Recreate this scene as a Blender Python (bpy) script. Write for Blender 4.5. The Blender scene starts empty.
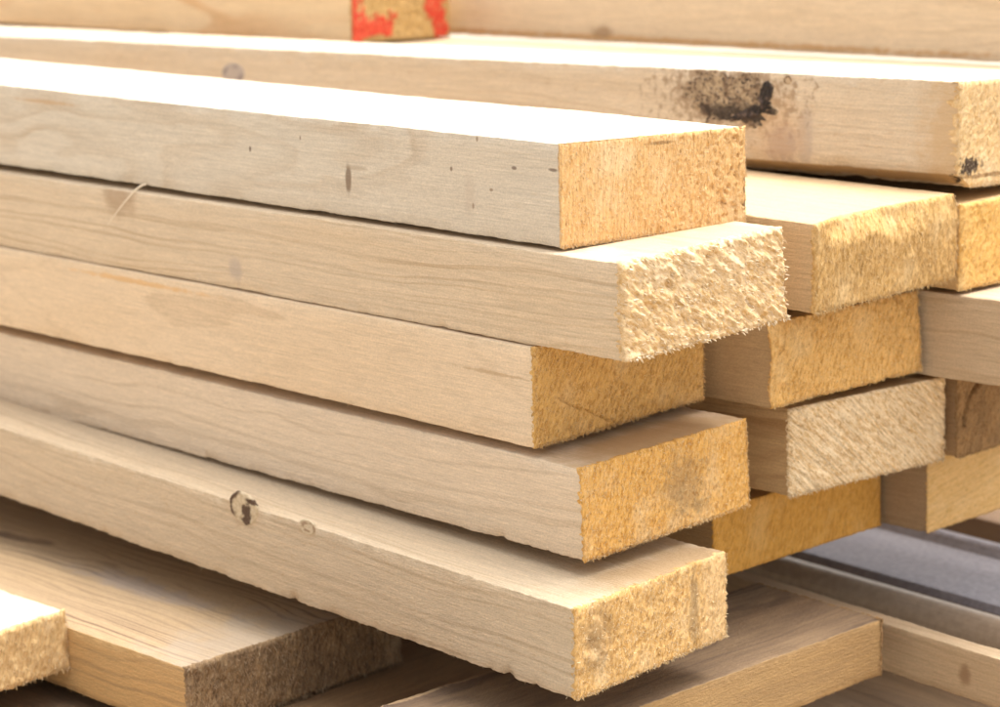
import bpy, math, random
import numpy as np
from mathutils import Matrix, Vector
random.seed(7)
SC = bpy.context.scene
COL = SC.collection

# ------------------------------------------------------------------ noise
def h2(ix, iy, s):
    n = (ix.astype(np.int64)*374761393 + iy.astype(np.int64)*668265263 + s*1442695041) & 0xffffffff
    n = ((n ^ (n >> 13))*1274126177) & 0xffffffff
    n = (n ^ (n >> 16))*2246822519 & 0xffffffff
    return ((n ^ (n >> 15)) & 0xffff)/65535.0
def vn(x, y, s=0):
    x = np.asarray(x, float); y = np.asarray(y, float)+0*x
    x = x+0*y
    ix = np.floor(x); iy = np.floor(y); fx = x-ix; fy = y-iy
    fx = fx*fx*(3-2*fx); fy = fy*fy*(3-2*fy)
    a = h2(ix, iy, s); b = h2(ix+1, iy, s); c = h2(ix, iy+1, s); d = h2(ix+1, iy+1, s)
    return (a*(1-fx)+b*fx)*(1-fy)+(c*(1-fx)+d*fx)*fy
def fbm(x, y, s=0, o=3):
    t = 0; a = 1; w = 0
    for i in range(o):
        t = t+a*vn(x*2**i+17.3*i, np.asarray(y)*2**i+5.1*i, s+i*13); w += a; a *= .55
    return t/w
def sst(a, b, x):
    t = np.clip((x-a)/(b-a), 0, 1); return t*t*(3-2*t)

# ------------------------------------------------------------------ node helpers
class NT:
    def __init__(s, name):
        s.m = bpy.data.materials.new(name); s.m.use_nodes = True
        s.t = s.m.node_tree; s.t.nodes.clear()
        s.out = s.t.nodes.new('ShaderNodeOutputMaterial')
        s.b = s.t.nodes.new('ShaderNodeBsdfPrincipled')
        s.t.links.new(s.b.outputs[0], s.out.inputs[0])
        tc = s.t.nodes.new('ShaderNodeTexCoord'); s.P = tc.outputs['Object']; s.N = tc.outputs['Normal']
    def n(s, ty): return s.t.nodes.new(ty)
    def put(s, sock, v):
        if isinstance(v, bpy.types.NodeSocket): s.t.links.new(v, sock)
        elif isinstance(v, (tuple, list)) and len(v) == 3 and sock.type == 'RGBA': sock.default_value = (*v, 1)
        else: sock.default_value = v
    def math(s, op, a, b=0, c=None):
        n = s.n('ShaderNodeMath'); n.operation = op; s.put(n.inputs[0], a); s.put(n.inputs[1], b)
        if c is not None: s.put(n.inputs[2], c)
        return n.outputs[0]
    def vm(s, op, a, b):
        n = s.n('ShaderNodeVectorMath'); n.operation = op; s.put(n.inputs[0], a); s.put(n.inputs[1], b); return n.outputs[0]
    def mul(s, v, sc, off=(0, 0, 0)):
        n = s.n('ShaderNodeVectorMath'); n.operation = 'MULTIPLY_ADD'
        s.put(n.inputs[0], v); n.inputs[1].default_value = sc; n.inputs[2].default_value = off; return n.outputs[0]
    def noise(s, v, sc=1, det=3, rough=.55, dist=0):
        n = s.n('ShaderNodeTexNoise'); s.put(n.inputs['Vector'], v); n.inputs['Scale'].default_value = sc
        n.inputs['Detail'].default_value = det; n.inputs['Roughness'].default_value = rough; n.inputs['Distortion'].default_value = dist
        return n.outputs['Fac']
    def noise1(s, w, det=2):
        n = s.n('ShaderNodeTexNoise'); n.noise_dimensions = '1D'; s.put(n.inputs['W'], w)
        n.inputs['Scale'].default_value = 1; n.inputs['Detail'].default_value = det; return n.outputs['Fac']
    def sm(s, v, a, b, lo=0, hi=1):
        n = s.n('ShaderNodeMapRange'); n.interpolation_type = 'SMOOTHSTEP'; s.put(n.inputs[0], v)
        n.inputs[1].default_value = a; n.inputs[2].default_value = b; n.inputs[3].default_value = lo; n.inputs[4].default_value = hi
        return n.outputs[0]
    def mix(s, f, a, b, mode='MIX'):
        n = s.n('ShaderNodeMix'); n.data_type = 'RGBA'; n.blend_type = mode
        s.put(n.inputs[0], f); s.put(n.inputs[6], a); s.put(n.inputs[7], b); return n.outputs[2]
    def gain(s, c, f):   # multiply colour by scalar
        n = s.n('ShaderNodeVectorMath'); n.operation = 'SCALE'; s.put(n.inputs[0], c); s.put(n.inputs['Scale'], f); return n.outputs[0]
    def bump(s, h, d, st=1.0):
        n = s.n('ShaderNodeBump'); s.put(n.inputs['Height'], h); n.inputs['Distance'].default_value = d; n.inputs['Strength'].default_value = st
        s.t.links.new(n.outputs[0], s.b.inputs['Normal'])
    def done(s, c, rough=.75, spec=.25):
        s.put(s.b.inputs['Base Color'], c); s.put(s.b.inputs['Roughness'], rough); s.b.inputs['Specular IOR Level'].default_value = spec
        return s.m
    def spot(s, cx, cz, rx, rz, wob=.35, axis='xz', ws=90):
        """soft 0..1 mask of an irregular spot on the face that carries local x,z (front) or x,y (top) or y,z (end)"""
        sep = s.n('ShaderNodeSeparateXYZ'); s.put(sep.inputs[0], s.P)
        a, b = {'xz': (0, 2), 'xy': (0, 1), 'yz': (1, 2)}[axis]
        u = s.math('DIVIDE', s.math('SUBTRACT', sep.outputs[a], cx), rx)
        v = s.math('DIVIDE', s.math('SUBTRACT', sep.outputs[b], cz), rz)
        d = s.math('SQRT', s.math('ADD', s.math('MULTIPLY', u, u), s.math('MULTIPLY', v, v)))
        w = s.math('MULTIPLY', s.math('SUBTRACT', s.noise(s.P, ws, 3), .5), wob*4)
        return s.math('ADD', d, w)     # <1 is inside

GRAY = (.52, .47, .41)
def wood(name, base, late, seed, pith=(.06, -.05), ring=330, lines=.5, blotch=(.60, .40, .20), bl=.35, rough_b=.25, saw=0.0,
         spots=(), fuzz=.1, dirt=0, dirtcol=(.10, .075, .055), frontcol=None, streak=None):
    s = NT(name); P = s.P
    off = (seed*1.37, seed*.71, seed*.93)
    sep = s.n('ShaderNodeSeparateXYZ'); s.put(sep.inputs[0], P)
    wy = s.math('MULTIPLY', s.math('SUBTRACT', s.noise(s.mul(P, (2.2, 9, 9), off), 1, 3), .5), .040)
    wz = s.math('MULTIPLY', s.math('SUBTRACT', s.noise(s.mul(P, (2.6, 11, 11), (off[1]+7, off[2], off[0])), 1, 3), .5), .034)
    fine = s.math('MULTIPLY', s.math('SUBTRACT', s.noise(s.mul(P, (14, 60, 60), off), 1, 3), .5), .0035)
    y = s.math('ADD', s.math('SUBTRACT', sep.outputs[1], pith[0]), wy)
    z = s.math('ADD', s.math('SUBTRACT', sep.outputs[2], pith[1]), wz)
    r = s.math('ADD', s.math('SQRT', s.math('ADD', s.math('MULTIPLY', y, y), s.math('MULTIPLY', z, z))), fine)
    rn = s.noise1(s.math('MULTIPLY', r, ring*1.7), 2)
    ringm = s.sm(rn, .50, .68)
    ringl = s.math('MULTIPLY', ringm, s.sm(s.noise(s.mul(P, (5, 18, 18), off), 1, 2), .30, .70, .25, 1))
    fib = s.noise(s.mul(P, (28, 900, 900), off), 1, 3, .6)
    fib2 = s.noise(s.mul(P, (120, 2200, 2200), off), 1, 2, .6)
    big = s.noise(s.mul(P, (4, 22, 22), (off[2], off[0], off[1])), 1, 4)
    spk = s.noise(P, 900, 2, .7)
    c0 = base
    sp = s.n('ShaderNodeSeparateXYZ'); s.put(sp.inputs[0], s.N)
    isf = s.sm(sp.outputs[1], -.5, -.3, 1, 0); ist = s.sm(sp.outputs[2], .4, .6)
    if frontcol is not None:
        c0 = s.mix(s.sm(sp.outputs[1], -.9, -.5), frontcol, base)
    c = s.mix(s.math('MULTIPLY', s.sm(big, .36, .85), bl), c0, blotch)
    c = s.mix(s.math('MULTIPLY', s.math('MULTIPLY', ringl, lines*1.25), s.math('SUBTRACT', 1, s.math('MULTIPLY', isf, .75 if frontcol is not None else 0))), c, late)
    if streak is not None:
        c = s.mix(s.math('MULTIPLY', s.sm(s.noise(s.mul(P, (7, 260, 260), off), 1, 3), .66, .74), .6), c, streak)
    c = s.gain(c, s.math('ADD', .76, s.math('MULTIPLY', fib, .46)))
    c = s.gain(c, s.math('ADD', .74, s.math('MULTIPLY', spk, .52)))
    c = s.gain(c, s.math('ADD', .85, s.math('MULTIPLY', fib2, .30)))
    c = s.gain(c, s.math('ADD', .86, s.math('MULTIPLY', s.noise(s.mul(P, (110, 520, 520), off), 1, 4, .75), .28)))
    if fuzz > 0:   # torn, darker-orange flecks
        fl = s.noise(s.mul(P, (130, 420, 420), off), 1, 3, .65)
        c = s.mix(s.math('MULTIPLY', s.sm(fl, .58, .74), fuzz), c, (.52, .31, .13))
    if dirt > 0:
        dn = s.noise(s.mul(P, (14, 110, 110), off), 1, 6, .7)
        c = s.mix(s.math('MULTIPLY', s.math('MULTIPLY', s.sm(dn, .25, .75), s.math('SUBTRACT', 1, s.math('MULTIPLY', isf, .7))), dirt), c, dirtcol)
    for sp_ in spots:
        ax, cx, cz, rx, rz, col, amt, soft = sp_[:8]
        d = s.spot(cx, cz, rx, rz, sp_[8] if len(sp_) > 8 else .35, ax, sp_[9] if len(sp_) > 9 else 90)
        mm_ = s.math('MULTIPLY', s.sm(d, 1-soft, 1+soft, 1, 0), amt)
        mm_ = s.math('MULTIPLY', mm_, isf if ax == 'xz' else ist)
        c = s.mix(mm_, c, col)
    hgt = s.math('ADD', s.math('MULTIPLY', s.noise(s.mul(P, (240, 800, 800), off), 1, 4, .75), rough_b*1.3+.05), s.math('MULTIPLY', fib, .25))
    if saw > 0: hgt = s.math('ADD', hgt, s.math('MULTIPLY', s.noise(s.mul(P, (700, 30, 30), off), 1, 2), saw))
    s.bump(hgt, .0018, .9)
    return s.done(c, .7, .25)

def endmat(name, base, dark, pale, seed, spots=(), dirt=0, dirtcol=(.12, .08, .05), ringamt=.25, ang=.35, sawl=.4):
    s = NT(name); P = s.P; off = (seed*.77, seed*1.3, seed*.41)
    at = s.n('ShaderNodeAttribute'); at.attribute_name = 'tone'; tone = at.outputs['Fac']
    sw = s.n('ShaderNodeVectorRotate'); sw.rotation_type = 'X_AXIS'; s.put(sw.inputs['Vector'], P); sw.inputs['Angle'].default_value = ang
    PR = sw.outputs[0]
    a = s.noise(s.mul(PR, (300, 620, 190), off), 1, 4, .6); b = s.noise(s.mul(PR, (1000, 1900, 600), off), 1, 3, .65); g = s.noise(s.mul(P, (1, 1, 1), off), 32, 3)
    sep = s.n('ShaderNodeSeparateXYZ'); s.put(sep.inputs[0], P)
    y = s.math('SUBTRACT', sep.outputs[1], .05+.01*math.sin(seed)); z = s.math('ADD', sep.outputs[2], .05)
    r = s.math('ADD', s.math('SQRT', s.math('ADD', s.math('MULTIPLY', y, y), s.math('MULTIPLY', z, z))), s.math('MULTIPLY', s.noise(P, 40, 2), .006))
    rg = s.sm(s.noise1(s.math('MULTIPLY', r, 420), 1), .42, .66)
    c = s.mix(s.sm(a, .36, .55), dark, base)
    c = s.mix(s.math('MULTIPLY', rg, ringamt), c, dark)
    c = s.mix(s.math('MULTIPLY', s.sm(g, .5, .75), .45), c, pale)
    c = s.mix(s.math('MULTIPLY', s.sm(b, .55, .68), .75), c, pale)
    c = s.mix(s.math('MULTIPLY', s.sm(s.noise(s.mul(PR, (500, 1000, 420), (3, 9, off[0])), 1, 3, .6), .60, .70), .6), c, s.gain(s.mix(0.0, dark, dark), .42))
    if dirt > 0:
        dn = s.noise(s.mul(P, (60, 60, 60), off), 1, 4, .7)
        c = s.mix(s.math('MULTIPLY', s.sm(dn, .32, .6), dirt), c, dirtcol)
    for sp_ in spots:
        ax, cx, cz, rx, rz, col, amt, soft = sp_[:8]
        d = s.spot(cx, cz, rx, rz, sp_[8] if len(sp_) > 8 else .35, ax, sp_[9] if len(sp_) > 9 else 140)
        c = s.mix(s.math('MULTIPLY', s.sm(d, 1-soft, 1+soft, 1, 0), amt), c, col)
    sl_ = s.noise(s.mul(PR, (1, 760, 22), off), 1, 2)
    c = s.gain(c, s.math('ADD', 1-sawl/2, s.math('MULTIPLY', sl_, sawl)))
    c = s.mix(tone, c, pale)
    c = s.gain(c, s.math('ADD', .78, s.math('MULTIPLY', s.noise(P, 2100, 2, .7), .44)))
    s.bump(s.math('ADD', s.math('MULTIPLY', sl_, 1.2), s.math('ADD', a, s.math('MULTIPLY', b, 1.3))), .0005, .8)
    return s.done(c, .95, .05)

# ------------------------------------------------------------------ mesh helpers
def mk(name, V, F, mat, parent=None, tone=None, smooth=True):
    me = bpy.data.meshes.new(name)
    V = np.asarray(V, np.float32)
    if isinstance(F, tuple):
        quads, tris = F
    else: quads, tris = F, None
    loops = []; starts = []; n = 0
    parts = []
    for arr in (quads, tris):
        if arr is None or len(arr) == 0: continue
        arr = np.asarray(arr, np.int32); parts.append(arr.ravel())
        starts.append(n+np.arange(len(arr))*arr.shape[1]); n += arr.size
    loops = np.concatenate(parts); starts = np.concatenate(starts).astype(np.int32)
    me.vertices.add(len(V)); me.vertices.foreach_set('co', V.ravel())
    me.loops.add(len(loops)); me.loops.foreach_set('vertex_index', loops)
    me.polygons.add(len(starts)); me.polygons.foreach_set('loop_start', starts)
    me.update(calc_edges=True); me.validate()
    me.polygons.foreach_set('use_smooth', [smooth]*len(me.polygons))
    if tone is not None:
        a = me.attributes.new('tone', 'FLOAT', 'POINT'); a.data.foreach_set('value', np.asarray(tone, np.float32))
    me.materials.append(mat)
    o = bpy.data.objects.new(name, me); COL.objects.link(o)
    if parent is not None: o.parent = parent
    return o

def tag(o, label, cat, group=None):
    o['label'] = label; o['category'] = cat
    if group: o['group'] = group
    return o

def frame(pos, yaw, pitch, roll):
    ex = Vector((math.cos(yaw)*math.cos(pitch), math.sin(yaw)*math.cos(pitch), math.sin(pitch)))
    ey0 = Vector((-math.sin(yaw), math.cos(yaw), 0)); ez0 = ex.cross(ey0)
    ey = ey0*math.cos(roll)+ez0*math.sin(roll); ez = ex.cross(ey)
    M = Matrix.Identity(4)
    for i in range(3):
        M[i][0] = ex[i]; M[i][1] = ey[i]; M[i][2] = ez[i]; M[i][3] = pos[i]
    return M

def section(W, H, cham=None, r=.0006, nf=7, nt=12):
    """closed outline in (y,z), starting bottom-front going up the front, over the top, down the back"""
    pts = []
    def seg(a, b, n):
        for i in range(1, n): t = i/n; pts.append((a[0]+(b[0]-a[0])*t, a[1]+(b[1]-a[1])*t, 0))
    def corner(c, d1, d2):   # d1 dir arriving from, d2 dir leaving to
        pts.append((c[0]+d1[0]*r, c[1]+d1[1]*r, 1)); k = r*.29
        pts.append((c[0]+(d1[0]+d2[0])*k, c[1]+(d1[1]+d2[1])*k, 2)); pts.append((c[0]+d2[0]*r, c[1]+d2[1]*r, 1))
    if cham:
        pts.append((cham[0], 0, 1)); seg((cham[0], 0), (0.0008, cham[1]), 3); pts.append((.0008, cham[1]-.0004, 1)); pts.append((0, cham[1]+.0006, 2))
        seg((0, cham[1]), (0, H), nf)
    else:
        corner((0, 0), (1, 0), (0, 1)); seg((0, 0), (0, H), nf)
    corner((0, H), (0, -1), (1, 0)); seg((0, H), (W, H), nt)
    corner((W, H), (-1, 0), (0, -1)); seg((W, H), (W, 0), 4)
    corner((W, 0), (0, 1), (-1, 0)); seg((W, 0), (cham[0] if cham else 0, 0), 6)
    return np.array(pts)

def slivers(n, pos, dirs, lens, wid, nrm):
    """thin 3-sided slivers. pos,dirs,nrm (n,3)"""
    side = np.cross(dirs, nrm); side /= np.linalg.norm(side, axis=1)[:, None]+1e-9
    w = wid[:, None]
    a = pos-side*w/2-nrm*w*.3; b = pos+side*w/2-nrm*w*.3; c = pos+nrm*w*.45
    m = pos+dirs*lens[:, None]*.6
    a2 = m-side*w*.45; b2 = m+side*w*.45; c2 = m+nrm*w*.5
    t = pos+dirs*lens[:, None]+nrm*(lens[:, None]*.05)
    V = np.stack([a, b, c, a2, b2, c2, t], 1).reshape(-1, 3)
    q = np.array([[0, 1, 4, 3], [1, 2, 5, 4], [2, 0, 3, 5]]); tr = np.array([[3, 4, 6], [4, 5, 6], [5, 3, 6]])
    base = (np.arange(n)*7)[:, None, None]
    return V, (q[None]+base).reshape(-1, 4), (tr[None]+base).reshape(-1, 3)

# height field of a sawn end, metres, u along width, v up
def hfield(style, u, v, W, H, s):
    mm = 1000.0
    if style == 'chunk':
        p = u*.78-v*.62; q_ = u*.62+v*.78
        a = fbm(p*190+vn(u*90, v*90, s)*1.6, q_*430, s, 2); b = fbm(p*420, q_*900, s+5, 2); c = vn(p*120, q_*260, s+9)
        return (a*1.3+b*.7+c*.9)*.0021
    if style == 'rough':
        an = 1.15+.25*math.sin(s*1.7); p = u*math.cos(an)+v*math.sin(an); q_ = -u*math.sin(an)+v*math.cos(an)
        a = fbm(p*260+vn(u*80, v*80, s)*1.5, q_*620, s, 2); b = fbm(p*700, q_*1300, s+3, 2); c = fbm(u*120, v*120, s+5, 2)
        pit = sst(.72, .82, vn(p*330, q_*560, s+8))
        return (a*.9+b*.6+c*.8-pit*.6)*.0010
    if style == 'saw':
        a = fbm(u*330, v*300, s, 3); b = fbm(u*900, v*700, s+3, 2)
        lines = vn(u*700, v*25, s+4)
        m = sst(.25, .55, u/W+ (vn(u*40, v*40, s)-.5)*.4)
        m2 = sst(.80, .92, u/W+(vn(u*70, v*70, s+2)-.5)*.15)
        pit = sst(.60, .78, fbm(u*430, v*330, s+8, 2))
        return (lines*.30*(1-m*.4)+m*(a*.8+b*.6)*.8-m*pit*.6-m2*pit*1.3)*.0010+.0002*b
    if style == 'hair':
        a = vn(u*520+vn(u*60, v*60, s)*1.5, v*110, s); b = fbm(u*1000, v*300, s+3, 2); c = fbm(u*160, v*160, s+5, 2)
        return (a*1.0+b*.6+c*1.2)*.0011
    if style == 'diag':
        d = (v*1.0+u*.62)
        a = vn(d*420+vn(u*60, v*60, s)*1.2, (u-v*.62)*50, s); b = fbm(u*900, v*900, s+3, 2)
        return (a*1.6+b*.6)*.0010
    if style == 'smooth':
        a = vn(u*70, v*450, s); b = fbm(u*900, v*700, s+3, 2)
        return (a*.5+b*.5)*.0005
    raise ValueError

FIB = dict(  # n per cm2, len(mm), width(mm), direction in (u,v), spread, tone
    chunk=(14, (1.2, 3.0), (.5, 1.1), (.75, -.62), .45, .65), rough=(60, (.6, 2.0), (.22, .5), (.1, -1), .8, .5),
    saw=(44, (.6, 2.0), (.2, .5), (.1, -1), .6, .45), hair=(46, (1.2, 3.6), (.18, .42), (0, -1), .40, .35),
    diag=(50, (.8, 2.4), (.2, .5), (-.5, -.8), .5, .35), smooth=(6, (.5, 1.3), (.2, .35), (.3, -1), .9, .3))

def board(name, q, mats, style, label, seed, L=2.6, cham=None, cat='board', group=None, rough=1.0, x_fine=.95, dens=1.0, step=.0016, lip=.0008, back=False, endlabel=None, gs=.0006, warp=None, tear=.0022):
    x, y, z, yaw, pi, ro, W, H, sk, ti = q
    M = frame((x, y, z), yaw, pi, ro)
    sec = section(W, H, cham)
    xs = list(np.arange(0, -x_fine, -step))+list(np.arange(-x_fine, -L, -.03))+[-L]
    xs = np.array(xs); nr = len(xs); ns = len(sec)
    X = xs[:, None]+0*sec[None, :, 0]; Y = sec[None, :, 0]+0*X; Z = sec[None, :, 1]+0*X; K = sec[None, :, 2]+0*X
    # ragged edges: corner points wander, with a few dents
    idx = np.arange(ns)[None]+0*X
    j = (vn(X*600, idx*.37, seed)-.5)*.00035*rough+(vn(X*60, idx*.21, seed+3)-.5)*.0004*rough
    dent = sst(.80, 1.02, vn(X*150, idx*.11+3, seed+6)*.55+vn(X*23, idx*.05+9, seed+8)*.55)*.0009*rough*np.where(Z < H/2, 1, .35)
    cy = np.where(Y > W/2, -1, 1); cz = np.where(Z > H/2, -1, 1)
    e = np.where(K > 0, 1., 0.)
    Yn = Y+e*(j+dent)*cy; Zn = Z+e*(j*1.2+dent)*cz
    # slow bow of the faces
    Yn = Yn+(vn(X*9, Z*20, seed+21)-.5)*.0006; Zn = Zn+(vn(X*8, Y*14, seed+22)-.5)*.0006
    sh = Y*math.tan(sk)+Z*math.tan(ti)
    if warp is not None: sh = sh+warp(Y, Z)*np.exp(X/.05)
    Xn = X+sh
    V = np.stack([Xn, Yn, Zn], 2).reshape(-1, 3)
    i = np.arange(nr-1)[:, None]*ns; jn = np.arange(ns)[None]; jn1 = (jn+1) % ns
    F = np.stack([i+jn, i+jn1, i+ns+jn1, i+ns+jn], 2).reshape(-1, 4)
    # cap at the far end, fan of a triangle list
    c0 = len(V); V = np.vstack([V, [[-L+W/2*math.tan(sk), W/2, H/2]]])
    b0 = (nr-1)*ns
    T = np.stack([b0+np.arange(ns), b0+(np.arange(ns)+1) % ns, np.full(ns, c0)], 1)
    # little torn splinters hanging on the long lower front edge and lying on upper edge
    rs = np.random.RandomState(seed*7+1)
    n = int(70*rough)
    px = -rs.rand(n)*min(x_fine, .9); low = rs.rand(n) < .75
    pos = np.stack([px, np.full(n, .0001), np.where(low, .0004 if not cham else cham[1], H-.0006)], 1)
    pos[:, 0] += np.where(low, 0, H*math.tan(ti))
    dr = np.stack([rs.uniform(-1, 1, n)*.9+.7, -rs.uniform(.0, .35, n), np.where(low, -1, .3)*rs.uniform(.2, .8, n)], 1)
    dr /= np.linalg.norm(dr, axis=1)[:, None]
    ln = rs.uniform(.0006, .0020, n)**1.0; ln[rs.rand(n) < .06] *= 1.8
    SV, SQ, ST = slivers(n, pos, dr, ln, rs.uniform(.00018, .0004, n), np.tile([0, -1., 0], (n, 1)))
    b1 = len(V); V = np.vstack([V, SV]); F = np.vstack([F, SQ+b1]); T = np.vstack([T, ST+b1])
    o = mk(name, V, (F, T), mats[0]); o.matrix_world = M
    tag(o, label, cat, group)
    # ---- sawn end
    g = gs
    u = np.linspace(0, W, int(W/g)+1); v = np.linspace(0, H, int(H/g)+1)
    U, Vv = np.meshgrid(u, v, indexing='ij'); nu, nv = U.shape
    hh = hfield(style, U, Vv, W, H, seed+50)
    bu = np.minimum(U, W-U); bv = np.minimum(Vv, H-Vv); bd = np.minimum(bu, bv)
    edge = np.clip(1-bd/.0016, 0, 1)
    hx = hh*(1-.35*edge)-.0004*edge
    lj = (fbm(U*500, Vv*500, seed+70, 2)-.32)*2*lip
    dU = np.where(U < W/2, -1, 1)*edge*(bu < .0016)*lj; dV = np.where(Vv < H/2, -1, 1)*(bv < .0016)*edge*lj
    UU = U+dU; VV = Vv+dV
    inside = np.ones_like(U, bool)
    if cham:   # cut the chamfered corner by folding points onto the chamfer line
        t = 1-(UU/cham[0]+VV/cham[1]); m = t > 0
        k = cham[0]*cham[1]/(cham[0]**2+cham[1]**2)
        UU = np.where(m, UU+t*k*cham[1], UU); VV = np.where(m, VV+t*k*cham[0], VV)
    XX = hx+U*math.tan(sk)+Vv*math.tan(ti)
    if warp is not None: XX = XX+warp(U, Vv)
    EV = np.stack([XX, UU, VV], 2).reshape(-1, 3)
    a = (np.arange(nu-1)[:, None]*nv+np.arange(nv-1)[None])
    EF = np.stack([a, a+nv, a+nv+1, a+1], 2).reshape(-1, 4)
    # skirt running back into the board
    loop = [k*nv for k in range(nu)]+[(nu-1)*nv+k for k in range(1, nv)]+[k*nv+nv-1 for k in range(nu-2, -1, -1)]+[k for k in range(nv-2, 0, -1)]
    loop = np.array(loop); lp = EV[loop].copy()
    lu, lv = U.ravel()[loop], Vv.ravel()[loop]
    bx = lu*math.tan(sk)+lv*math.tan(ti)+(warp(lu, lv) if warp is not None else 0)
    t_ = np.arange(len(loop))*1.0
    lp[:, 0] = bx-.0003-tear*np.maximum(0, vn(t_*.55, 0*t_, seed)*1.3+vn(t_*.11, 0*t_, seed+2)*.8-.75)
    lp[:, 1] = np.where(lu <= 0, -.0002, np.where(lu >= W, W+.0002, lu)); lp[:, 2] = np.where(lv <= 0, -.0002, np.where(lv >= H, H+.0002, lv))
    if cham:
        t = 1-(lp[:, 1]/cham[0]+lp[:, 2]/cham[1]); m = t > 0
        k = cham[0]*cham[1]/(cham[0]**2+cham[1]**2)
        lp[:, 1] += np.where(m, t*k*cham[1], 0); lp[:, 2] += np.where(m, t*k*cham[0], 0)
    b = len(EV); EV = np.vstack([EV, lp]); nl = len(loop); kk = np.arange(nl); k1 = (kk+1) % nl
    EF = np.vstack([EF, np.stack([loop, b+kk, b+k1, loop[k1]], 1)])
    tone = [np.zeros(len(EV))]
    # fibres torn by the saw
    d_, lr, wr, dv, spr, tn = FIB[style]
    n = int(d_*W*H*1e4*dens)
    pu = rs.rand(n)*W; pv = rs.rand(n)*H
    eb = rs.rand(n) < .12*1.0; pv[eb] = rs.uniform(0, .0015, eb.sum())          # a burr along the bottom
    eb = rs.rand(n) < .04; pu[eb] = W-rs.uniform(0, .001, eb.sum())
    if cham:
        m = pu/cham[0]+pv/cham[1] > 1.05; pu = pu[m]; pv = pv[m]; n = len(pu)
    ph = hfield(style, pu, pv, W, H, seed+50)*.95+pu*math.tan(sk)+pv*math.tan(ti)
    if warp is not None: ph = ph+warp(pu, pv)
    cl = vn(pu*45, pv*45, seed+90); keep = rs.rand(n) < .35+cl*1.0
    pu, pv, ph = pu[keep], pv[keep], ph[keep]; n = len(pu)
    dd = np.stack([rs.uniform(.05, .55, n), dv[0]+rs.normal(0, spr, n), dv[1]+rs.normal(0, spr, n)], 1)
    dd /= np.linalg.norm(dd, axis=1)[:, None]
    SV, SQ, ST = slivers(n, np.stack([ph, pu, pv], 1), dd, rs.uniform(*lr, n)*.001, rs.uniform(*wr, n)*.001, np.tile([1., 0, 0], (n, 1)))
    b = len(EV); EV = np.vstack([EV, SV]); tone.append(np.repeat(np.clip(rs.normal(tn, .28, n), 0, 1), 7))
    eo = mk('sawn_end', EV, (np.vstack([EF, SQ+b]), ST+b), mats[1], o, np.concatenate(tone))
    if endlabel: eo['label'] = endlabel
    o['H'] = H
    del o['H']
    return o

def endpatch(par, q, style, seed, mask, mat, name, off=.0005, warp=None):
    """paint lying on the rough end: the cells of the end surface where mask(u,v) is true, a hair proud of it"""
    W, H, sk, ti = q[6:10]; g = .0009
    u = np.linspace(0, W, int(W/g)+1); v = np.linspace(0, H, int(H/g)+1)
    U, V = np.meshgrid(u, v, indexing='ij'); nu, nv = U.shape
    hx = hfield(style, U, V, W, H, seed+50)+off+U*math.tan(sk)+V*math.tan(ti)
    P = np.stack([hx, U, V], 2).reshape(-1, 3)
    a = (np.arange(nu-1)[:, None]*nv+np.arange(nv-1)[None])
    mk_ = mask(U, V)[:-1, :-1].ravel()
    F = np.stack([a, a+nv, a+nv+1, a+1], 2).reshape(-1, 4)[mk_]
    used, inv = np.unique(F, return_inverse=True); F = inv.reshape(-1, 4); P = P[used]
    # give the paint film a thickness
    n = len(P); P2 = P.copy(); P2[:, 0] -= .0006
    eg = {}
    for f in F:
        for k in range(4):
            e = (int(f[k]), int(f[(k+1) % 4]))
            if (e[1], e[0]) in eg: del eg[(e[1], e[0])]
            else: eg[e] = 1
    R = np.array([[b, a_, a_+n, b+n] for a_, b in eg])
    return mk(name, np.vstack([P, P2]), np.vstack([F, R]), mat, par)

def relief(par, cx, cz, rx, rz, hf, mat, name, seed, wob=.3, res=70, face='f', H_=0, ang=0):
    """low relief (knot, bark) whose rim dives under the board's face"""
    t = np.linspace(0, 1, res//2); ph = np.linspace(0, 2*np.pi, res*2, endpoint=False)
    T, PH = np.meshgrid(t, ph, indexing='ij')
    rr = 1+wob*1.3*(fbm(np.cos(PH)*1.6+9, np.sin(PH)*1.6+9, seed, 3)-.5)+wob*.5*(vn(np.cos(PH)*9+20, np.sin(PH)*9+20, seed+4)-.5)
    ca, sa = math.cos(ang), math.sin(ang)
    a = T*rr*np.cos(PH)*rx; b = T*rr*np.sin(PH)*rz
    Xl = cx+a*ca-b*sa; Zl = cz+a*sa+b*ca
    h = hf(a/rx, b/rz, Xl, Zl)*sst(1.0, .86, T)+.00015-.0010*sst(.93, 1.0, T)
    if H_: Zl = np.minimum(Zl, H_-.0007)
    P = np.stack([Xl, -h, Zl], 2).reshape(-1, 3)
    nt, npn = T.shape
    i = np.arange(nt-1)[:, None]*npn; jj = np.arange(npn)[None]; j1 = (jj+1) % npn
    F = np.stack([i+jj, i+npn+jj, i+npn+j1, i+j1], 2).reshape(-1, 4)
    return mk(name, P, F[:, ::-1], mat, par)

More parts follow.
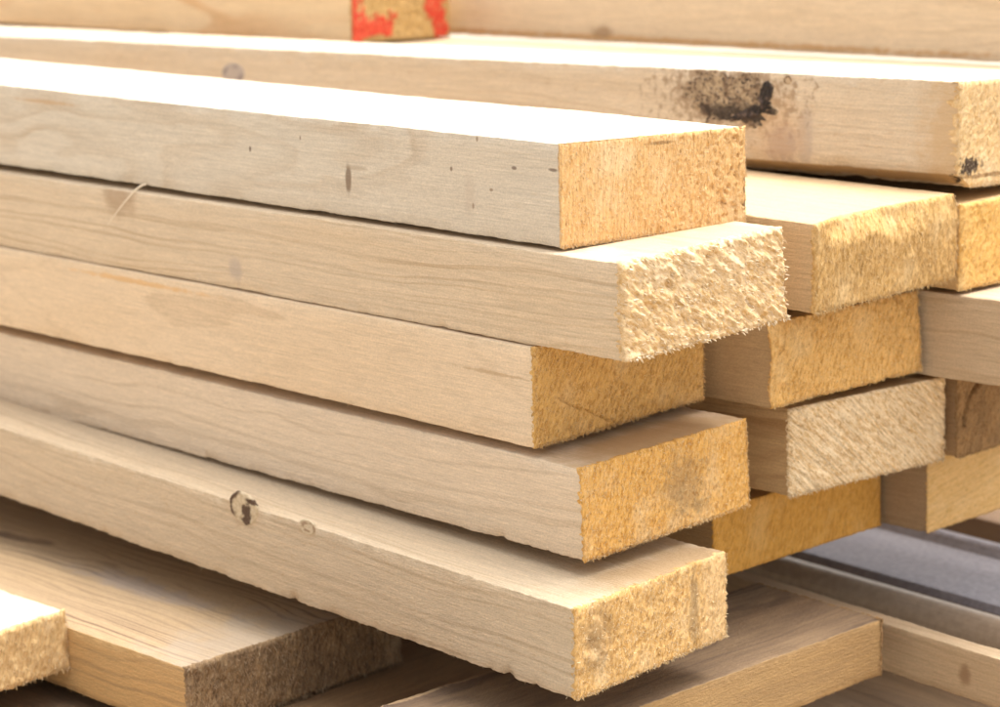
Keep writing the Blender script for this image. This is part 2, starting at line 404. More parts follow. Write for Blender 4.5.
# ------------------------------------------------------------------ the timber: x y z yaw pitch roll width thickness cut-skew cut-tilt
Q = {
'B1': (-.7533, .8014, -.1800, -.0082, -.0068, -.0139, .1288, .0515, .0984, -.0344),
'B2': (-.7082, .7965, -.2306, -.0075, -.0018, .0202, .1259, .0484, -.0060, -.0510),
'B3': (-.7679, .7955, -.2836, -.0073, -.0020, .0213, .1313, .0523, .0090, .0110),
'B4': (-.7345, .7964, -.3372, -.0188, .0030, .0157, .1297, .0480, -.0074, -.0356),
'B5': (-.7059, .7577, -.3928, -.0117, -.0162, -.0004, .1220, .0462, -.0558, -.0247),
'C0': (-.7006, 1.0713, -.1753, .0453, .0043, -.0392, .1369, .0596, .0041, -.0257),
'C1': (-.7036, .9423, -.2279, -.0169, -.0118, .0220, .1233, .0479, .0359, .0051),
'C2': (-.7275, .9381, -.2823, .0008, .0091, .0091, .1270, .0462, .0684, -.0240),
'C3': (-.7304, .9579, -.3366, -.0166, .0045, -.0090, .1274, .0494, .1099, -.0194),
'C4': (-.7749, .9485, -.3914, .0157, .0015, -.0021, .1520, .0400, .0581, -.0256),
'D0': (-.60, 1.225, -.1810, .010, .002, 0, .120, .050, 0, 0),
'D1': (-.6970, 1.0700, -.2329, -.0199, .0010, -.0052, .120, .0488, .0231, -.0181),
'D2': (-.6110, 1.0700, -.2841, -.0005, .0065, 0, .120, .0490, 0, 0),
'D3': (-.7120, 1.0960, -.3385, -.0060, .0030, 0, .118, .0500, .03, -.01),
'D4': (-.7379, 1.1058, -.3919, .0048, .0033, -.0070, .120, .0496, .0365, -.0242),
'E1': (-.9279, .6894, -.4500, .0036, .0198, -.0028, .1568, .0383, -.0045, -.0008),
'F':  (-1.0401, .5679, -.4420, .0060, .0217, .0326, .1216, .0339, .0227, -.0096),
'N1': (-1.3768, 1.2192, -.1285, .0147, .0009, -.0173, .1147, .0500, -.0243, 0),
'N2': (-.62, 1.345, -.1290, -.006, .0015, 0, .120, .052, 0, 0),
}
CR = (.66, .55, .42); LT = (.44, .30, .17); OR = (.66, .43, .22)
GR = (.34, .28, .25); DK = (.045, .03, .025)
def W_(name, base, seed, **k): return wood(name, base, k.pop('late', LT), seed, **k)
wm = {
'B1': W_('pine_pale_grey', (.65, .57, .455), 1, lines=.5, pith=(.30, .02), ring=260, bl=.22, blotch=(.62, .44, .27), fuzz=.10, rough_b=.2,
   spots=[('xz', -.160, .0205, .0024, .0085, (.20, .13, .08), .8, .30, .25), ('xz', -.155, .027, .010, .0012, (.40, .30, .2), .5, .5),
          ('xz', -.2445, .0301, .0009, .0016, (.12, .07, .04), .9, .4, .1), ('xz', -.200, .0397, .0006, .0012, (.2, .12, .07), .8, .4, .1),
          ('xz', -.0788, .0328, .0010, .0012, (.2, .13, .08), .8, .4, .1), ('xz', -.0328, .0372, .0018, .0009, (.16, .1, .07), .8, .4, .1),
          ('xz', -.0057, .0385, .0030, .0008, (.18, .12, .08), .8, .4, .1), ('xz', -.0493, .0246, .0012, .0008, (.3, .2, .12), .8, .4, .1),
          ('xz', -.0626, .0151, .0008, .0016, (.25, .16, .1), .8, .4, .1), ('xz', -.0594, .0498, .0008, .0013, (.3, .2, .12), .8, .4, .1),
          ('xz', -.4480, .0436, .030, .0013, (.55, .34, .17), .6, .5, .5), ('xz', -.065, .020, .004, .010, (.5, .38, .28), .3, .6, .3),
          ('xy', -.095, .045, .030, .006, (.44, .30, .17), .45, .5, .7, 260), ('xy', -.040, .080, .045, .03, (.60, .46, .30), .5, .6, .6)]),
'B2': W_('pine_buff', (.67, .53, .37), 2, lines=.6, pith=(.10, -.12), ring=230, bl=.35, fuzz=.16, rough_b=.25,
   spots=[('xz', -.4100, .044, .013, .012, (.36, .23, .13), .6, .5, .4, 60), ('xz', -.3006, .0115, .006, .007, (.42, .34, .29), .55, .5, .3), ('xy', .0, .075, .045, .07, (.50, .34, .18), .7, .5, .4, 60)]),  # top-face spot: warm shade between the boards, painted in as brown
'B3': W_('pine_warm_cream', (.74, .575, .395), 3, lines=.32, pith=(.22, .01), ring=200, bl=.30, fuzz=.08, rough_b=.16,
   spots=[('xz', -.335, .0468, .055, .0016, (.70, .42, .18), .75, .5, .6), ('xz', -.0285, .0351, .022, .0010, (.42, .27, .14), .55, .5, .6, 200)]),
'B4': W_('pine_cream', (.745, .60, .44), 4, lines=.28, pith=(.20, -.08), ring=240, bl=.22, fuzz=.16, rough_b=.32, spots=[('xy', .0, .075, .050, .075, (.46, .29, .13), .75, .5, .4, 60)]),  # brown top-face spot paints the wood-tinted shade near the end
'B5': W_('pine_rough_cream', (.70, .555, .385), 5, lines=.32, pith=(.18, .2), ring=210, bl=.30, fuzz=.30, rough_b=.70,
   spots=[('xz', -.2606, .0440, .012, .010, (.50, .34, .20), .4, .5, .4), ('xz', -.2018, .0455, .009, .006, (.52, .36, .22), .5, .5, .4), ('xy', .0, .085, .045, .055, (.48, .31, .15), .75, .5, .4, 60)]),  # last spot: interreflected brown shade painted onto the top by the end
'C0': W_('pine_pale_bark_marked', (.71, .60, .455), 6, lines=.25, pith=(.2, .15), ring=200, bl=.30, fuzz=.26, rough_b=.65,
   spots=[('xz', -.160, .045, .042, .020, (.34, .23, .14), .75, .45, 1.1, 200), ('xz', -.120, .018, .011, .012, (.36, .27, .25), .6, .4, .5, 200),
          ('xz', -.103, .022, .005, .017, (.42, .34, .30), .45, .5, .5), ('xz', -.128, .024, .020, .020, (.62, .40, .22), .45, .6, .5),
          ('xz', -.004, .03, .018, .05, (.62, .42, .22), .7, .6, .6), ('xz', -.2, .0035, 1.5, .0040, (.46, .27, .10), .8, .15, .05), ('xz', .001, .004, .006, .004, DK, .95, .3, .7, 400)]),
'C1': W_('pine_honey', (.60, .42, .24), 7, lines=.5, pith=(.09, .13), ring=240, bl=.4, fuzz=.2, rough_b=.4),
'C2': W_('pine_tan', (.46, .32, .18), 8, lines=.35, pith=(.15, -.1), ring=220, bl=.4, fuzz=.15),
'C3': W_('pine_tan_lined', (.52, .34, .17), 9, lines=.7, late=(.34, .19, .08), pith=(.08, .01), ring=260, bl=.4, fuzz=.25),
'C4': W_('pine_ochre', (.46, .30, .15), 10, lines=.4, bl=.4, fuzz=.2),
'D0': W_('pine_far_buff', (.46, .34, .22), 11, lines=.3, bl=.4),
'D1': W_('pine_amber', (.55, .36, .17), 12, lines=.35, bl=.4),
'D2': W_('pine_even_buff', (.56, .43, .29), 13, lines=.45, pith=(.16, -.03), ring=330, bl=.2),
'D3': W_('pine_brown', (.36, .22, .11), 14, lines=.4, bl=.5, dirt=.4),
'D4': W_('pine_grey_buff', (.44, .32, .20), 15, lines=.2, bl=.2, fuzz=.05),
'E1': W_('pine_weathered', (.48, .34, .20), 16, lines=1.0, late=(.22, .14, .085), pith=(.085, .065), ring=330, bl=.5, fuzz=.2, rough_b=.4, frontcol=(.66, .42, .18),
   spots=[('xy', -.010, .045, .030, .07, (.42, .355, .285), .5, .8, .8, 50), ('xy', -.14, .075, .06, .010, (.34, .29, .27), .5, .6, .6)]),
'F':  W_('pine_light_planed', (.68, .56, .42), 17, lines=.15, bl=.15, fuzz=.04),
'N1': W_('pine_orange_planed', (.80, .62, .40), 18, lines=.55, late=(.60, .34, .15), pith=(.07, .01), ring=120, bl=.5, fuzz=.04),
'N2': W_('pine_broad_buff', (.80, .65, .46), 19, lines=.15, pith=(.2, .1), bl=.35, fuzz=.14, rough_b=.5,
   spots=[('xz', -.55, .0035, .30, .0022, (.62, .36, .14), .7, .5, .7, 120), ('xz', -.60, .008, .012, .004, (.34, .2, .1), .7, .5, .5), ('xz', -.22, .02, .003, .02, (.45, .3, .2), .5, .5, .6)]),
}
em = {
'B1': endmat('end_tan', (.72, .46, .21), (.60, .34, .13), (.84, .66, .42), 1, ang=.05, ringamt=.15, spots=[('yz', .069, .0475, .009, .0009, (.25, .14, .06), .7, .5, .2)]),
'B2': endmat('end_pale_flaky', (.74, .53, .30), (.60, .37, .15), (.86, .72, .52), 2, ang=-.9, ringamt=.2),
'B3': endmat('end_ochre_cracked', (.68, .41, .14), (.48, .26, .075), (.78, .56, .30), 3, ringamt=.12, ang=.5),
'B4': endmat('end_orange', (.75, .43, .13), (.56, .28, .065), (.86, .68, .42), 4, ringamt=.1,
   spots=[('yz', .076, .024, .015, .015, (.36, .22, .10), .6, .6, .7), ('yz', .088, .010, .006, .004, (.30, .2, .1), .5, .6, .7)]),
'B5': endmat('end_honey_knotted', (.72, .45, .18), (.52, .29, .095), (.86, .70, .46), 5, ringamt=.2,
   spots=[('yz', .017, .028, .011, .014, (.34, .21, .10), .6, .6, .8), ('yz', .094, .024, .0035, .022, (.34, .23, .12), .65, .5, .5), ('yz', .113, .03, .012, .05, (.78, .55, .30), .5, .5, .4)]),
'C0': endmat('end_tan_flecked', (.74, .53, .28), (.62, .39, .17), (.84, .70, .48), 6, spots=[('yz', .012, .012, .010, .005, DK, .95, .3, .8, 300), ('yz', .05, .006, .06, .0012, (.25, .14, .06), .8, .4, .4)]),
'C1': endmat('end_shaggy', (.62, .39, .16), (.46, .27, .09), (.80, .61, .35), 7, ringamt=.15),
'C2': endmat('end_golden', (.75, .45, .16), (.54, .29, .08), (.84, .63, .34), 8, ringamt=.15),
'C3': endmat('end_cream_striped', (.76, .58, .36), (.58, .38, .18), (.84, .71, .50), 9, ang=-.85, sawl=.9, ringamt=.2),
'C4': endmat('end_deep_amber', (.70, .38, .09), (.54, .27, .055), (.78, .52, .22), 10, ringamt=.1),
'D1': endmat('end_amber', (.76, .47, .16), (.62, .35, .10), (.84, .62, .32), 12, ringamt=.1),
'D3': endmat('end_brown_cracked', (.40, .24, .11), (.28, .16, .07), (.50, .34, .18), 14, ringamt=.08, dirt=.3),
'D4': endmat('end_light_honey', (.78, .51, .22), (.68, .42, .15), (.84, .62, .34), 15, ang=1.4, ringamt=.25),
'E1': endmat('end_dirty_brown', (.38, .25, .13), (.20, .125, .065), (.66, .50, .32), 16, dirt=.35, dirtcol=(.14, .09, .06)),
'F':  endmat('end_light_tan', (.76, .53, .26), (.64, .41, .18), (.86, .68, .44), 17, ringamt=.1),
'N1': endmat('end_mottled', (.62, .40, .16), (.38, .24, .09), (.76, .60, .34), 18, ringamt=.6),
}
em['D0'] = em['D2'] = em['N2'] = em['D1']
LB = {
'B1': ('saw', 'pale grey pine board lying on top of the front stack, its top sunlit white', 'tan sawn end, smooth at the left and pitted at the right'),
'B2': ('chunk', 'board with the flaky pale torn end, directly under the topmost front board', 'pale coarse flaky sawn end'),
'B3': ('rough', 'set-back board of the front stack with a diagonal crack across its shaded end', 'shaded ochre sawn end with a diagonal crack'),
'B4': ('rough', 'cream board with a bright orange rough end, fourth from the top of the front stack', 'bright orange rough end with a grey-brown patch'),
'B5': ('rough', 'lowest board of the front stack, two small knots on its rough front face', 'honey sawn end with a dark vertical band'),
'C0': ('rough', 'thick pale board with a black knot and bark patch, behind the topmost front board', None),
'C1': ('hair', 'board with a shaggy hairy end right under the thick board with the black knot', 'shaggy sawn end with hanging fibres'),
'C2': ('rough', 'board with a golden blotchy end, under the shaggy-ended board of the middle stack', None),
'C3': ('diag', 'board whose cream end is scored with diagonal saw lines, in the middle stack', 'cream end with diagonal saw lines'),
'C4': ('smooth', 'shaded deep amber board at the bottom of the middle stack, over the metal rails', None),
'D0': ('rough', 'narrow-looking buff board seen edge-on behind the thick board with the black knot', None),
'D1': ('rough', 'amber-ended board at the right edge, just below the end of the thick knotted board', None),
'D2': ('smooth', 'plain buff board whose long side runs out of the right edge', None),
'D3': ('rough', 'dark brown board with a curved crack in its shaded end, under the plain buff board', None),
'D4': ('smooth', 'light honey-ended board lowest at the far right, directly above the grey steel', None),
'E1': ('hair', 'weathered wide board with a dark dirty end below the front stack, at lower left', 'dark dirty rough end'),
'F':  ('hair', 'short light board end with a bright top poking in at the lower left corner', None),
'N1': ('rough', 'orange-tinted board in the back row with red paint on its end', 'mottled end marked with red paint'),
'N2': ('rough', 'broad buff board across the top right background behind the red painted end', None),
}
GRP = {'B': 'boards of the front stack', 'C': 'boards of the middle stack', 'D': 'boards of the right rear stack', 'N': 'boards of the upper back row'}
crack = lambda y, z: 0*y
def b3warp(u, v):
    u = np.asarray(u); v = np.asarray(v)
    ln = .0205-(u-.0205)*.50+(vn(u*300, 0*u, 5)-.5)*.0012
    d = v-ln
    groove = np.exp(-(d/.0006)**2)*sst(.012, .022, u)*.0016
    return np.where((d < 0), .0010, 0)*sst(.010, .02, u)-groove*(.5+vn(u*260, 0*u, 9))
def b5warp(u, v):
    u = np.asarray(u); v = np.asarray(v)
    return -np.exp(-((u-.094+(vn(v*120, 0*v, 3)-.5)*.003)/.0028)**2)*.0005+(fbm(u*120, v*120, 8, 2)-.5)*np.exp(-(((u-.017)/.012)**2+((v-.026)/.014)**2))*.006
def d3warp(u, v):
    u = np.asarray(u); v = np.asarray(v)
    r = np.hypot(u-.030, v-.02)
    return -np.exp(-((r-.024)/.0014)**2)*.008*(u < .022)*(v > .018)
def c2warp(u, v): return (fbm(np.asarray(u)*110, np.asarray(v)*110, 31, 2)-.5)*.004
def c1warp(u, v): return -.006*sst(.032, .050, np.asarray(v)+(vn(np.asarray(u)*60, 0*np.asarray(u), 4)-.5)*.008)*sst(.0, .03, np.asarray(u))*(1-.5*sst(.06, .12, np.asarray(u)))
warps = {'B3': b3warp, 'B5': b5warp, 'D3': d3warp, 'C2': c2warp, 'C1': c1warp}
OB = {}
for k, q in Q.items():
    st, lab, el = LB[k]; seed = sum(ord(c)*(i+3) for i, c in enumerate(k))
    far = k[0] in 'N' or k in ('D0', 'D2')
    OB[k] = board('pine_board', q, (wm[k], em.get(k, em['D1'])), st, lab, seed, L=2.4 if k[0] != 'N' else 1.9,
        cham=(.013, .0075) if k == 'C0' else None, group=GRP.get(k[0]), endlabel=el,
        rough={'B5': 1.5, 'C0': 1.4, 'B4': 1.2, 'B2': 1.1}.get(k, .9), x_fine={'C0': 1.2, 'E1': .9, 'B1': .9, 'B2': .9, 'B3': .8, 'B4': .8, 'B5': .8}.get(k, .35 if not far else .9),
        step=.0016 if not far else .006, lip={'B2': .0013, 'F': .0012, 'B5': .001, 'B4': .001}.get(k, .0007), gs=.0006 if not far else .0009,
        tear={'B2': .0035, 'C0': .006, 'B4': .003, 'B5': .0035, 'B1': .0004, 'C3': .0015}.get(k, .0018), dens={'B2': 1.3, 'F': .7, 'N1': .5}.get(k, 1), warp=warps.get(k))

# red paint on the back board's end
red = NT('red_marking_paint')
c = red.mix(red.sm(red.noise(red.P, 300, 3), .35, .65), (.55, .035, .018), (.66, .085, .035)); c = red.mix(red.sm(red.noise(red.P, 520, 3), .58, .68), c, (.50, .27, .12)); red.bump(red.noise(red.P, 600, 3), .0008)
redm = red.done(c, .6, .3)
qn = Q['N1']
def pm1(u, v):
    n = (fbm(u*160, v*160, 3, 3)-.5)*.022
    n2 = (vn(u*500, v*500, 8)-.5)*.006
    w = .0105+n*.8+n2-.010*sst(.02, .05, v)
    return ((u < w+.004*0) & (u > -1)) | ((u < .046+n+n2) & (v < .019+n*.6+n2) & (v > .004+n*.3))
def pm2(u, v):
    n = (fbm(u*160, v*160, 13, 3)-.5)*.018+(vn(u*500, v*500, 18)-.5)*.006
    return ((np.abs(u-.098+(v-.025)*.25+.002) < .0095+n) & (v > .016)) | (np.hypot((u-.1025)/1.1, v-.008) < .0085+n*.5)
for f in (pm1, pm2):
    endpatch(OB['N1'], qn, 'rough', sum(ord(c)*(i+3) for i, c in enumerate('N1')), f, redm, 'paint_mark')

# knots and bark
kn = NT('knot_wood'); P = kn.P
c = kn.mix(kn.sm(kn.noise(P, 240, 4, .7), .36, .62), (.20, .12, .07), (.55, .40, .26))
kn.bump(kn.noise(P, 500, 4, .7), .0012); knot_m = kn.done(c, .7, .25)
kn = NT('knot_dark'); P = kn.P
c = kn.mix(kn.sm(kn.noise(P, 330, 4, .7), .45, .7), (.022, .016, .014), (.16, .11, .09))
kn.bump(kn.noise(P, 600, 4, .7), .0015); dark_m = kn.done(c, .55, .4)
bk = NT('bark_patch_wood'); P = bk.P
big = bk.noise(bk.mul(P, (1, 1, 1)), 110, 5, .72); fn = bk.noise(bk.mul(P, (1, 1, 1), (3, 3, 3)), 480, 4, .75)
c = bk.mix(bk.sm(big, .36, .60), (.20, .13, .08), (.56, .43, .28))
c = bk.mix(bk.sm(fn, .52, .60), c, (.045, .03, .024))
c = bk.mix(bk.sm(bk.noise(bk.mul(P, (1, 1, 1), (8, 3, 3)), 600, 3, .7), .58, .70), c, (.55, .45, .36))
d = bk.spot(-.147, .034, .040, .0062, .55, 'xz', 120)
c = bk.mix(bk.math('MULTIPLY', bk.sm(d, .6, 1.3, 1, 0), .85), c, (.035, .025, .022))
bk.bump(fn, .0022); bark_m = bk.done(c, .7, .3)
c0 = OB['C0']
relief(c0, -.161, .0440, .036, .0185, lambda a, b, X, Z: (fbm(X*420, Z*420, 4, 4)-.1)*.0007, bark_m, 'bark_patch', 3, wob=.75, res=150, H_=.0596)
relief(c0, -.1325, .0475, .0050, .0078, lambda a, b, X, Z: (fbm(X*500, Z*500, 4, 3)-.0)*.0016, dark_m, 'knot', 5, wob=.35, res=60, ang=-.25)
relief(c0, -.1440, .0352, .0165, .0028, lambda a, b, X, Z: (fbm(X*500, Z*500, 6, 3)+.1)*.0014, dark_m, 'knot', 15, wob=.8, res=70, ang=.32)
def ringk(mat_in, name, rad):   # small ring knot colour
    s = NT(name)
    return s
def ringmat(name, cx, cz, rx, rz, edge, core):
    s = NT(name); d = s.spot(cx, cz, rx, rz, .32, 'xz', 170)
    m = s.math('MULTIPLY', s.sm(d, .55, .80), s.sm(d, 1.0, 1.25, 1, 0))
    c = s.mix(s.math('MULTIPLY', m, s.sm(s.noise(s.P, 150, 2), .42, .60)), core, edge)
    c = s.gain(c, s.math('ADD', .8, s.math('MULTIPLY', s.noise(s.P, 900, 3), .4)))
    s.bump(s.noise(s.P, 700, 3), .001); return s.done(c, .7, .25)
relief(c0, -.1171, .0560, .0034, .0030, lambda a, b, X, Z: 0*a+.0001, ringmat('ring_knot_small', -.1171, .056, .0024, .0021, (.12, .07, .04), (.50, .38, .25)), 'knot', 8, wob=.1, res=40)
relief(c0, -.6132, .0400, .013, .0078, lambda a, b, X, Z: 0*a+.0001, ringmat('ring_knot_grey', -.6132, .040, .010, .006, (.25, .22, .21), (.44, .38, .34)), 'knot', 9, wob=.1, res=40)
b5 = OB['B5']
km = NT('crescent_knot'); P = km.P
d = km.spot(-.2590, .0450, .0100, .0075, .25, 'xz', 160)
m = km.math('MULTIPLY', km.sm(d, .70, .95), km.sm(d, 1.1, 1.3, 1, 0)); sx = km.n('ShaderNodeSeparateXYZ'); km.put(sx.inputs[0], P)
m = km.math('MULTIPLY', m, km.sm(km.math('ADD', sx.outputs[0], km.math('MULTIPLY', sx.outputs[2], -.35)), -.2815, -.2765, 1, 0))
d2 = km.spot(-.2550, .0412, .0042, .0075, .6, 'xz', 260); d3 = km.spot(-.2490, .0492, .0070, .0020, .5, 'xz', 260)
dk = km.math('MAXIMUM', m, km.math('MAXIMUM', km.sm(d2, .6, 1.15, 1, 0), km.sm(d3, .6, 1.15, 1, 0)))
cc = km.mix(km.sm(km.noise(P, 300, 3), .4, .6), (.64, .52, .35), (.54, .42, .27)); cc = km.mix(dk, cc, (.11, .065, .04)); km.bump(km.noise(P, 500, 3), .0012)
relief(b5, -.2575, .0440, .0135, .0095, lambda a, b, X, Z: (fbm(X*400, Z*400, 4, 3)-.5)*.0008+.0001, km.done(cc, .7, .25), 'knot', 21, wob=.15, res=60)
relief(b5, -.2018, .0450, .0075, .0045, lambda a, b, X, Z: 0*a+.0001, ringmat('ring_knot_faint', -.2010, .0450, .0056, .0028, (.38, .26, .16), (.62, .50, .34)), 'knot', 22, wob=.1, res=40)

# curled splinter hanging off the top front board
def tube(name, pts, rads, mat, par, ns=6):
    pts = np.array(pts); n = len(pts); V = []
    for i in range(n):
        t = pts[min(i+1, n-1)]-pts[max(i-1, 0)]; t /= np.linalg.norm(t)
        a = np.cross(t, [0, 1, .1]); a /= np.linalg.norm(a); b = np.cross(t, a)
        for k in range(ns):
            an = 2*math.pi*k/ns; V.append(pts[i]+rads[i]*(a*math.cos(an)+b*math.sin(an)*.5))
    F = [[i*ns+k, i*ns+(k+1) % ns, (i+1)*ns+(k+1) % ns, (i+1)*ns+k] for i in range(n-1) for k in range(ns)]
    return mk(name, V, F, mat, par)
cv = []
for i in range(15):
    t = i/14; cv.append((-.3440-.006*t-.018*t**1.7, -.0008-.0125*t**.6, .0010+.0016*math.sin(t*1.6)-.0275*t**1.45))
sp_m = NT('splinter_wood'); spl = sp_m.done((.72, .60, .44), .7, .2)
s_ = tube('splinter', cv, [.0008*(1-.55*i/14) for i in range(15)], spl, OB['B1'])
s_['label'] = 'long pale curled splinter hanging from the lower edge'

# ------------------------------------------------------------------ bearer across the stack, and the low dark one
def bearer(name, lo, hi, yaw, mat, label, seed, extra_end=None):
    """board whose grain runs along world Y; local x = along, so turn +90 degrees"""
    L = hi[1]-lo[1]; W = hi[0]-lo[0]; H = hi[2]-lo[2]
    q = (hi[0], hi[1], lo[2], math.pi/2+yaw, 0, 0, W, H, 0, 0)
    return board(name, q, mat, 'rough', label, seed, L=L, x_fine=min(L, .5), rough=1.3, cat='board')
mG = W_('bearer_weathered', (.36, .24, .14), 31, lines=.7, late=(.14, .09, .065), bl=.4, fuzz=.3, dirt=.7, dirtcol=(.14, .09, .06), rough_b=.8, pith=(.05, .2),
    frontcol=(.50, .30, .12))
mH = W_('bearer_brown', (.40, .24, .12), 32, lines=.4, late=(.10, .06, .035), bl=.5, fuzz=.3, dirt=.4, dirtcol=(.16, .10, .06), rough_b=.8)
# bearer G: +X side face seen as its long face (local y=0 side faces +X after the turn)
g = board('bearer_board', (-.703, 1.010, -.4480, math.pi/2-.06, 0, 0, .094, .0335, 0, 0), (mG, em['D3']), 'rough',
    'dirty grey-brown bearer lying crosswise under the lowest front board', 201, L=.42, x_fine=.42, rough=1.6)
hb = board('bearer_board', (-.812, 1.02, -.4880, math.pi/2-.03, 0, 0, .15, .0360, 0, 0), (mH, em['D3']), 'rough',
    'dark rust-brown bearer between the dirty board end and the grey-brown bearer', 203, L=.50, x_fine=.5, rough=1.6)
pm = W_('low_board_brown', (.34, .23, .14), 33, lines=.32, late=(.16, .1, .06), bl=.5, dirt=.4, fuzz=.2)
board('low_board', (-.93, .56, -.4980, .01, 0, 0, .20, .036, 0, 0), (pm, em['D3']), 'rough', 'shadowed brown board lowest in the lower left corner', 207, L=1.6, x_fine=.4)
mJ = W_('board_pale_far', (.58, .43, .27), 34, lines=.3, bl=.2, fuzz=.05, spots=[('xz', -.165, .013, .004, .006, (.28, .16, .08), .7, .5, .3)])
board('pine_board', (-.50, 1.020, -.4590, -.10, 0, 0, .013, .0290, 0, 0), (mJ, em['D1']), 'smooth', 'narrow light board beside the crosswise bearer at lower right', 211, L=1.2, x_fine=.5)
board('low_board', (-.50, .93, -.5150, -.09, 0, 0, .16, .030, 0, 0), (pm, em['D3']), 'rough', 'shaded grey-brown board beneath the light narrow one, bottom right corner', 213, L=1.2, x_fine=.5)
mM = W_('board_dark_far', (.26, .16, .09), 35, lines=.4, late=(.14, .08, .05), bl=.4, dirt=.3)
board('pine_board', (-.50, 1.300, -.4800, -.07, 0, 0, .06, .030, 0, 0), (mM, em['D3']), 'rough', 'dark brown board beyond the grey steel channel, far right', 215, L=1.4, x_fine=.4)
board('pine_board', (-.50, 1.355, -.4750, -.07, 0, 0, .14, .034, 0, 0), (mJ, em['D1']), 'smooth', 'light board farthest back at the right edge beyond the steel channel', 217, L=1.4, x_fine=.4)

# ------------------------------------------------------------------ metal rails (profile in y,z swept along x)
def sweep(name, prof, x0, x1, yaw, y0, z0, mat, label, cat, n=60):
    prof = np.array(prof); m = len(prof)
    xs = np.linspace(0, x1-x0, n)
    V = np.concatenate([np.column_stack([np.full(m, x), prof[:, 0], prof[:, 1]]) for x in xs])
    F = [[i*m+k, i*m+(k+1) % m, (i+1)*m+(k+1) % m, (i+1)*m+k] for i in range(n-1) for k in range(m)]
    o = mk(name, V, F, mat, smooth=False)
    o.location = (x0, y0, z0); o.rotation_euler = (0, 0, yaw)
    # close both ends
    import bmesh
    bm = bmesh.new(); bm.from_mesh(o.data); bmesh.ops.holes_fill(bm, edges=[e for e in bm.edges if e.is_boundary]); bmesh.ops.recalc_face_normals(bm, faces=bm.faces); bm.to_mesh(o.data); bm.free()
    return o
def arc(cy, cz, r, a0, a1, n=10):
    return [(cy+r*math.cos(math.radians(a0+(a1-a0)*i/n)), cz+r*math.sin(math.radians(a0+(a1-a0)*i/n))) for i in range(n+1)]
st = NT('galvanised_steel'); n_ = st.noise(st.mul(st.P, (3, 40, 40)), 1, 4); n2_ = st.noise(st.P, 260, 4)
c = st.mix(st.sm(n2_, .3, .7), (.25, .235, .25), (.33, .31, .33)); st.put(st.b.inputs['Metallic'], .15); st.bump(n2_, .0003)
steel = st.done(st.gain(c, st.math('ADD', .75, st.math('MULTIPLY', n_, .5))), .7, .3)
st = NT('dull_bronze_steel'); n2_ = st.noise(st.P, 200, 4)
c = st.mix(st.sm(n2_, .3, .7), (.24, .15, .08), (.34, .23, .14)); st.put(st.b.inputs['Metallic'], .5); bronze = st.done(c, .5, .3)
st = NT('pale_tube_metal'); st.put(st.b.inputs['Metallic'], .3); tubem = st.done(st.mix(st.sm(st.noise(st.P, 200, 4), .3, .7), (.52, .43, .33), (.62, .53, .42)), .4, .5)
# channel with a raised rolled lip on its far side
prof = [(0, 0), (0, .030)]+[(.004, .034), (.084, .034)]+arc(.094, .033, .008, 150, -10, 8)+[(.102, 0)]
o = sweep('steel_channel', prof, -2.1, -.35, -.075, 1.275, -.4880, steel, '', 'channel')
tag(o, 'flat grey steel channel with a rolled bright lip, behind the board stacks', 'steel channel')
# rounded tube rail
prof = arc(.012, .016, .0125, 200, -20, 16)+[(.0235, 0), (.0005, 0)]
o = sweep('metal_tube', prof, -2.1, -.35, -.075, 1.2225, -.4720, tubem, '', 'tube')
tag(o, 'pale round-topped metal tube between light narrow board and grey steel channel', 'metal tube')
prof = arc(.011, .010, .013, 200, -20, 12)+[(.022, 0), (.001, 0)]
o = sweep('metal_tube', prof, -2.1, -.35, -.075, 1.2475, -.4760, bronze, '', 'tube')
tag(o, 'thin brown metal tube running tight against the near side of the grey steel channel', 'metal tube')

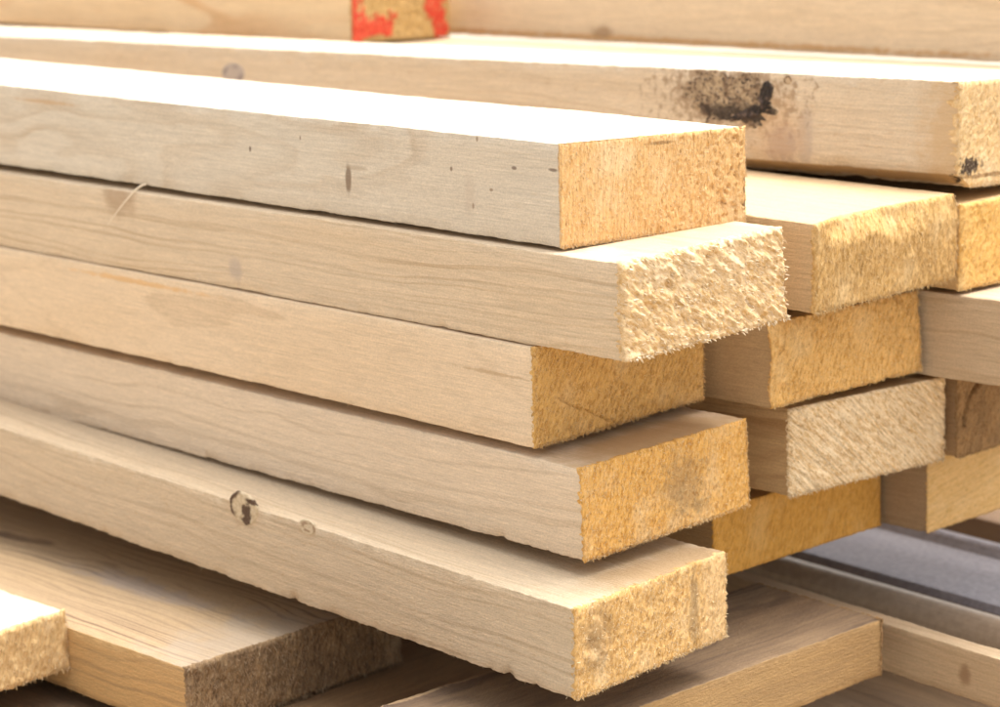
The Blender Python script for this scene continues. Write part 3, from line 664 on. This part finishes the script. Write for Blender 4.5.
# ------------------------------------------------------------------ ground
gm = NT('yard_ground'); nn = gm.noise(gm.P, 14, 6, .65); n3 = gm.noise(gm.P, 160, 3)
c = gm.mix(gm.sm(nn, .35, .65), (.30, .25, .19), (.42, .36, .28)); c = gm.gain(c, gm.math('ADD', .8, gm.math('MULTIPLY', n3, .4))); gm.bump(n3, .004)
gmat = gm.done(c, .9, .2)
s = 400
o = mk('ground', [(-s, -s, -.56), (s, -s, -.56), (s, s, -.56), (-s, s, -.56)], [[0, 1, 2, 3]], gmat, smooth=False); o['kind'] = 'structure'

# ------------------------------------------------------------------ camera
cam = bpy.data.cameras.new('camera'); co = bpy.data.objects.new('camera', cam); COL.objects.link(co); SC.camera = co
Fv = Vector((-.68997098, .69354436, -.20721066)); Rv = Vector((.71131595, .70267505, -.01665477)); Uv = Rv.cross(Fv)
M = Matrix.Identity(4)
for i in range(3): M[i][0] = Rv[i]; M[i][1] = Uv[i]; M[i][2] = -Fv[i]
co.matrix_world = M
cam.sensor_width = 36; cam.lens = 2242.46/1000*36; cam.clip_start = .02; cam.clip_end = 2000
cam.dof.use_dof = True; cam.dof.focus_distance = 1.13; cam.dof.aperture_fstop = 10

# ------------------------------------------------------------------ light
EL, AZ = math.radians(72), math.radians(82)     # direction towards the sun: azimuth measured from +X towards +Y
w = bpy.data.worlds.new('World'); SC.world = w; w.use_nodes = True
bg = w.node_tree.nodes['Background']; sky = w.node_tree.nodes.new('ShaderNodeTexSky'); sky.sky_type = 'NISHITA'; sky.sun_disc = False
sky.sun_elevation = EL; sky.sun_rotation = math.pi/2-AZ; sky.air_density = .6; sky.dust_density = 8; sky.ozone_density = .3
hs = w.node_tree.nodes.new('ShaderNodeHueSaturation'); hs.inputs['Saturation'].default_value = .15   # thin white cloud
w.node_tree.links.new(sky.outputs[0], hs.inputs['Color']); w.node_tree.links.new(hs.outputs[0], bg.inputs[0]); bg.inputs[1].default_value = .15
sl = bpy.data.lights.new('sun', 'SUN'); so = bpy.data.objects.new('sun', sl); COL.objects.link(so)
sl.energy = .72; sl.angle = math.radians(38); sl.color = (1, .95, .87)
d = Vector((math.cos(EL)*math.cos(AZ), math.cos(EL)*math.sin(AZ), math.sin(EL)))
so.rotation_euler = d.to_track_quat('Z', 'Y').to_euler()
SC.render.engine = 'CYCLES'
SC.view_settings.view_transform = 'Standard'; SC.view_settings.look = 'None'; SC.view_settings.gamma = 1; SC.view_settings.exposure = 1.5
